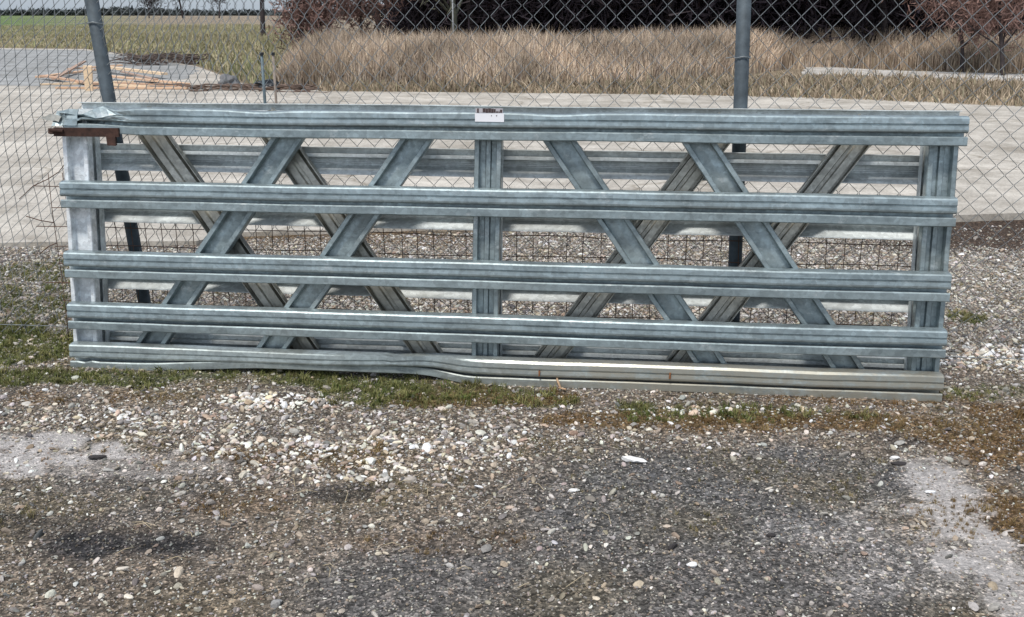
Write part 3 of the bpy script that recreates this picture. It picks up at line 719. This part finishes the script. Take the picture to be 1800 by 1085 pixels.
def copy_tree(o, loc, rz, sc):
    c = o.copy(); S.collection.objects.link(c); c.location = loc; c.rotation_euler = (0,0,rz); c.scale = (sc,)*3
    for ch in o.children: q = ch.copy(); S.collection.objects.link(q); q.parent = c
    return c
spots = []
for row, (yy, st_) in enumerate([(33, 2.6), (38, 3.0), (44, 3.4)]):
    x = -3.5-row*.4
    while x < yy*.62:
        spots.append((x+random.uniform(-.6, .6), yy+random.uniform(-1.5, 1.5))); x += st_
for i, (x, y) in enumerate(spots):
    if i < 3: protos[i].location = (x, y, 0)
    else: copy_tree(protos[i % 3], (x, y, 0), random.uniform(0, 6.28), random.uniform(.85, 1.2))
# undergrowth of the wood, one dark mass of twigs
def thicket(name, n0, fx, y0, y1, zmax, col, wd, ln, seedn, label, x0, x1):
    r = np.random.default_rng(seedn); y = r.uniform(y0, y1, n0); x = r.uniform(x0, x1, n0)*(1 if fx is None else y/y0)
    z = r.uniform(0, 1, n0)**.9*zmax*(1+.15*fbm(x, y, .8, 3, seedn)); c = np.stack([x, y, z], 1)
    d = r.normal(0, 1, (n0, 3)); d[:, 2] = np.abs(d[:, 2])*1.2; d /= np.linalg.norm(d, axis=1)[:, None]; d *= (ln*r.uniform(.4, 1.2, n0))[:, None]
    s_ = np.cross(d, r.normal(0, 1, (n0, 3))); s_ /= np.linalg.norm(s_, axis=1)[:, None]; s_ *= wd
    V = np.stack([c-s_, c+s_, c+d], 1); cols = np.array(col)*r.uniform(.5, 1.5, (n0, 1))
    return tag(mesh_obj(name, V.reshape(-1, 3), (np.arange(n0)[:, None]*3+np.arange(3)), M_blade, cols=np.repeat(cols, 3, 0)), label, None, None, 'stuff')
thicket('undergrowth', 90000, 1, 31, 46, 3.6, (.035, .028, .034), .035, .75, 41, 'dark tangled undergrowth of the wood behind the reeds', -3.7, 20)
# single trees and shrubs
make_tree('bare_tree', Vector((at_depth(462, 60, 62).x, 62, 0)), 51, 9.5, 1500, M_bark, plain('grey_twigs', (.10, .07, .08), .9, .3, 2, 0, 0), 'slender dark bare tree standing left of the reeds against the sky', spread=.3, leaf=.6)
make_tree('mossy_tree', (at_depth(795, 70, 27.5).x, 27.5, 0), 52, 6.2, 1500, M_bark2, plain('green_twigs', (.11, .11, .075), .9, .3, 2, 0, 0), 'greenish mossy tree rising out of the reeds at the wood edge', spread=.3, leaf=.35)
for i, (px, Y_, hg, lb) in enumerate([(520, 27, 2.9, 'small reddish-brown bare shrub at the left end of the reeds'), (575, 28, 3.6, 'middle reddish-brown bare shrub at the left end of the reeds'),
        (632, 29.5, 3.4, 'tall reddish-brown bare shrub where the reeds meet the dark wood'), (1700, 27.5, 3.2, 'reddish-brown bare shrub at the right, in front of the wood'), (1775, 26, 3.3, 'rightmost reddish-brown bare shrub above the dry grass')]):
    make_tree('bare_shrub', (at_depth(px, 60, Y_).x, Y_, 0), 60+i, hg, 3600, M_bark, M_redtw, lb, 'reddish-brown bare shrubs', 'shrub', spread=.26, leaf=.34)
mb = MB(); p = at_depth(797, 40, 26.5); mb.tube([(p.x, 26.5, 0), (p.x-.02, 26.5, 2.6)], .02, 6)
tag(mb.build('thin_pole', plain('pale_pole', (.35, .36, .36), .6, .2, 5), None, True), 'thin pale pole in front of the mossy tree', 'pole')
# far hedge on the horizon
r = np.random.default_rng(8); n0 = 16000; x = r.uniform(-420, 30, n0); y = 420+r.uniform(0, 12, n0); hz_ = 1.9+1.2*fbm(x, y, .06, 4, 80)+2.2*np.clip((x+110)/60, 0, 1)
z = r.uniform(0, 1, n0)*hz_; c = np.stack([x, y, z], 1); d = r.normal(0, .9, (n0, 3)); s_ = r.normal(0, .5, (n0, 3))
tag(mesh_obj('far_hedge', np.stack([c-s_, c+s_, c+d], 1).reshape(-1, 3), np.arange(n0)[:, None]*3+np.arange(3), plain('far_hedge', (.05, .06, .06), .9, .3, .1, 0, 0)), 'dark hedge line along the horizon at the far left', None, None, 'stuff')
for i, (px, hg, lb) in enumerate([(262, 9, 'leftmost far bare tree on the horizon hedge'), (322, 15, 'tall far bare tree right of the left post'), (385, 12, 'far bare tree on the horizon near the slender dark tree')]):
    make_tree('far_tree', (at_depth(px, 30, 260).x, 260, 0), 80+i, hg, 1800, M_bark, M_twig, lb, None, spread=1.0, leaf=1.6)

# ------------------------------------------------------------------ timber, branches and bits on the hardstanding
M_wood = [plain('fresh_timber%d' % i, c, .75, .22, 6, 0, .1, (1, 12, 12)) for i, c in enumerate([(.66, .44, .29), (.72, .54, .36), (.52, .33, .22), (.40, .27, .2)])]
zs = .035
def board(pa, pb, za, zb, wd, th, mi, label):
    A = gp(*pa, zs)+Vector((0,0,za)); B_ = gp(*pb, zs)+Vector((0,0,zb)); d = B_-A; ln = d.length
    o = link(bpy.data.objects.new('board', None)) if False else None
    mb = MB(); mb.box((0,0,0), (ln, wd, th), jit=.004); o = mb.build('board', M_wood[mi]); o.location = (A+B_)/2
    o.rotation_euler = d.to_track_quat('X', 'Z').to_euler(); return tag(o, label, 'board', 'boards of the timber pile')
BD = [((66, 137), (200, 127), .02, .12, .16, .04, 0, 'left end board of the timber pile, tilted up to the right'),
      ((70, 150), (235, 146), .02, .03, .15, .04, 1, 'long board lying flat at the front left of the pile'),
      ((100, 156), (330, 157), .02, .02, .12, .04, 0, 'frontmost long board on the hardstanding'),
      ((75, 140), (170, 152), .09, .05, .14, .04, 2, 'dark brown board crossing the left of the pile'),
      ((180, 128), (290, 139), .16, .12, .17, .05, 1, 'pale yellow board on top right of the post'),
      ((190, 140), (330, 150), .08, .03, .14, .04, 0, 'pinkish board sloping down to the right end'),
      ((205, 150), (325, 153), .05, .03, .12, .04, 2, 'brown board low at the right end of the pile'),
      ((120, 128), (215, 124), .10, .14, .12, .04, 0, 'board at the back of the pile'),
      ((95, 144), (150, 122), .06, .22, .10, .03, 3, 'short brown board propped at a slant'),
      ((215, 133), (275, 146), .10, .08, .10, .03, 3, 'narrow grey-brown board across the right half'),
      ((140, 148), (260, 155), .03, .03, .10, .04, 1, 'pale board between the front boards')]
for bd in BD: board(*bd)
p = gp(157, 159, zs); mb = MB(); mb.box((0, 0, .24), (.16, .10, .5), jit=.01); o = mb.build('timber_post', M_wood[1]); o.location = p; o.rotation_euler = (0, .03, .2)
tag(o, 'short pale squared timber standing upright in front of the pile', 'post')
def branches(name, px0, px1, py, n0, hgt, mat, label, seedn):
    rr = random.Random(seedn); mb = MB()
    for _ in range(n0):
        p = gp(rr.uniform(px0, px1), py+rr.uniform(-4, 4), .03)+Vector((0,0,rr.uniform(0, hgt*.6))); a = rr.uniform(-.5, .5)+(math.pi if rr.random() < .5 else 0); ln = rr.uniform(.4, 1.3)
        q = p; pts = [p]
        for k in range(4):
            q = q+Vector((math.cos(a)*ln/4, math.sin(a)*ln/4, rr.uniform(-.06, .09))); q.z = max(.03, min(hgt*1.3, q.z)); a += rr.gauss(0, .35); pts.append(q)
        mb.tube(pts, [.022, .018, .013, .009, .004], 4)
    return tag(mb.build(name, mat, None, True), label, 'branch heap')
branches('branch_heap', 225, 370, 112, 120, .40, plain('dead_branches', (.10, .075, .065), .95, .5, 5), 'heap of dark dead branches behind the timber pile', 4)
branches('branch_heap', 330, 560, 158, 46, .10, plain('brown_branches', (.13, .09, .07), .95, .5, 5), 'low scatter of brown branches between timber and reeds', 9)
# black sack heap by the two stakes
def lump(name, px, py, dims, mat, label, cat, seedn):
    import bmesh
    bm = bmesh.new(); bmesh.ops.create_icosphere(bm, subdivisions=4, radius=.5)
    for v in bm.verts:
        c = v.co.copy(); k = 1+.45*mnoise.noise(c*3.2+Vector((seedn, 0, 0)))+.18*mnoise.noise(c*9+Vector((0, seedn, 0)))
        v.co = c*k; v.co.z = max(-.22, v.co.z)
        v.co = Vector((v.co.x*dims[0], v.co.y*dims[1], (v.co.z+.22)*dims[2]))
    me = bpy.data.meshes.new(name); bm.to_mesh(me); bm.free(); me.materials.append(mat); me.polygons.foreach_set('use_smooth', [True]*len(me.polygons))
    o = link(bpy.data.objects.new(name, me)); o.location = gp(px, py, .03); return tag(o, label, cat)
M_blk = plain('black_plastic', (.012, .014, .017), .35, .3, 8)
lump('black_sack', 468, 157, (.62, .45, .26), M_blk, 'crumpled black plastic sack at the foot of the reeds, between timber and stakes', 'sack', 3)
lump('grey_rubble_bag', 403, 152, (.45, .4, .36), plain('grey_bag', (.15, .15, .155), .8, .3, 5), 'grey sack standing between the timber pile and the black sack', 'sack', 9)
M_stake = plain('stake_steel', (.11, .15, .17), .6, .3, 10, .3)
for (px, rr_, mt, lb) in [(460, .017, M_stake, 'left of two thin steel stakes, dark with a black cap'), (480, .014, plain('stake_brown', (.24, .2, .17), .8, .3, 10), 'right of two thin stakes, browner and slimmer')]:
    t_ = at_depth(px, 97, 11.5); e = empty('stake', (t_.x, 11.5, .03)); mb = MB(); mb.tube([(0,0,-.02), (0,0,t_.z-.03)], rr_, 8); mb.build('shaft', mt, e, True)
    mb = MB(); mb.tube([(0,0,t_.z-.03), (0,0,t_.z+.0)], rr_*1.5, 8); mb.build('cap', M_blk, e); tag(e, lb, 'stake', 'thin stakes')
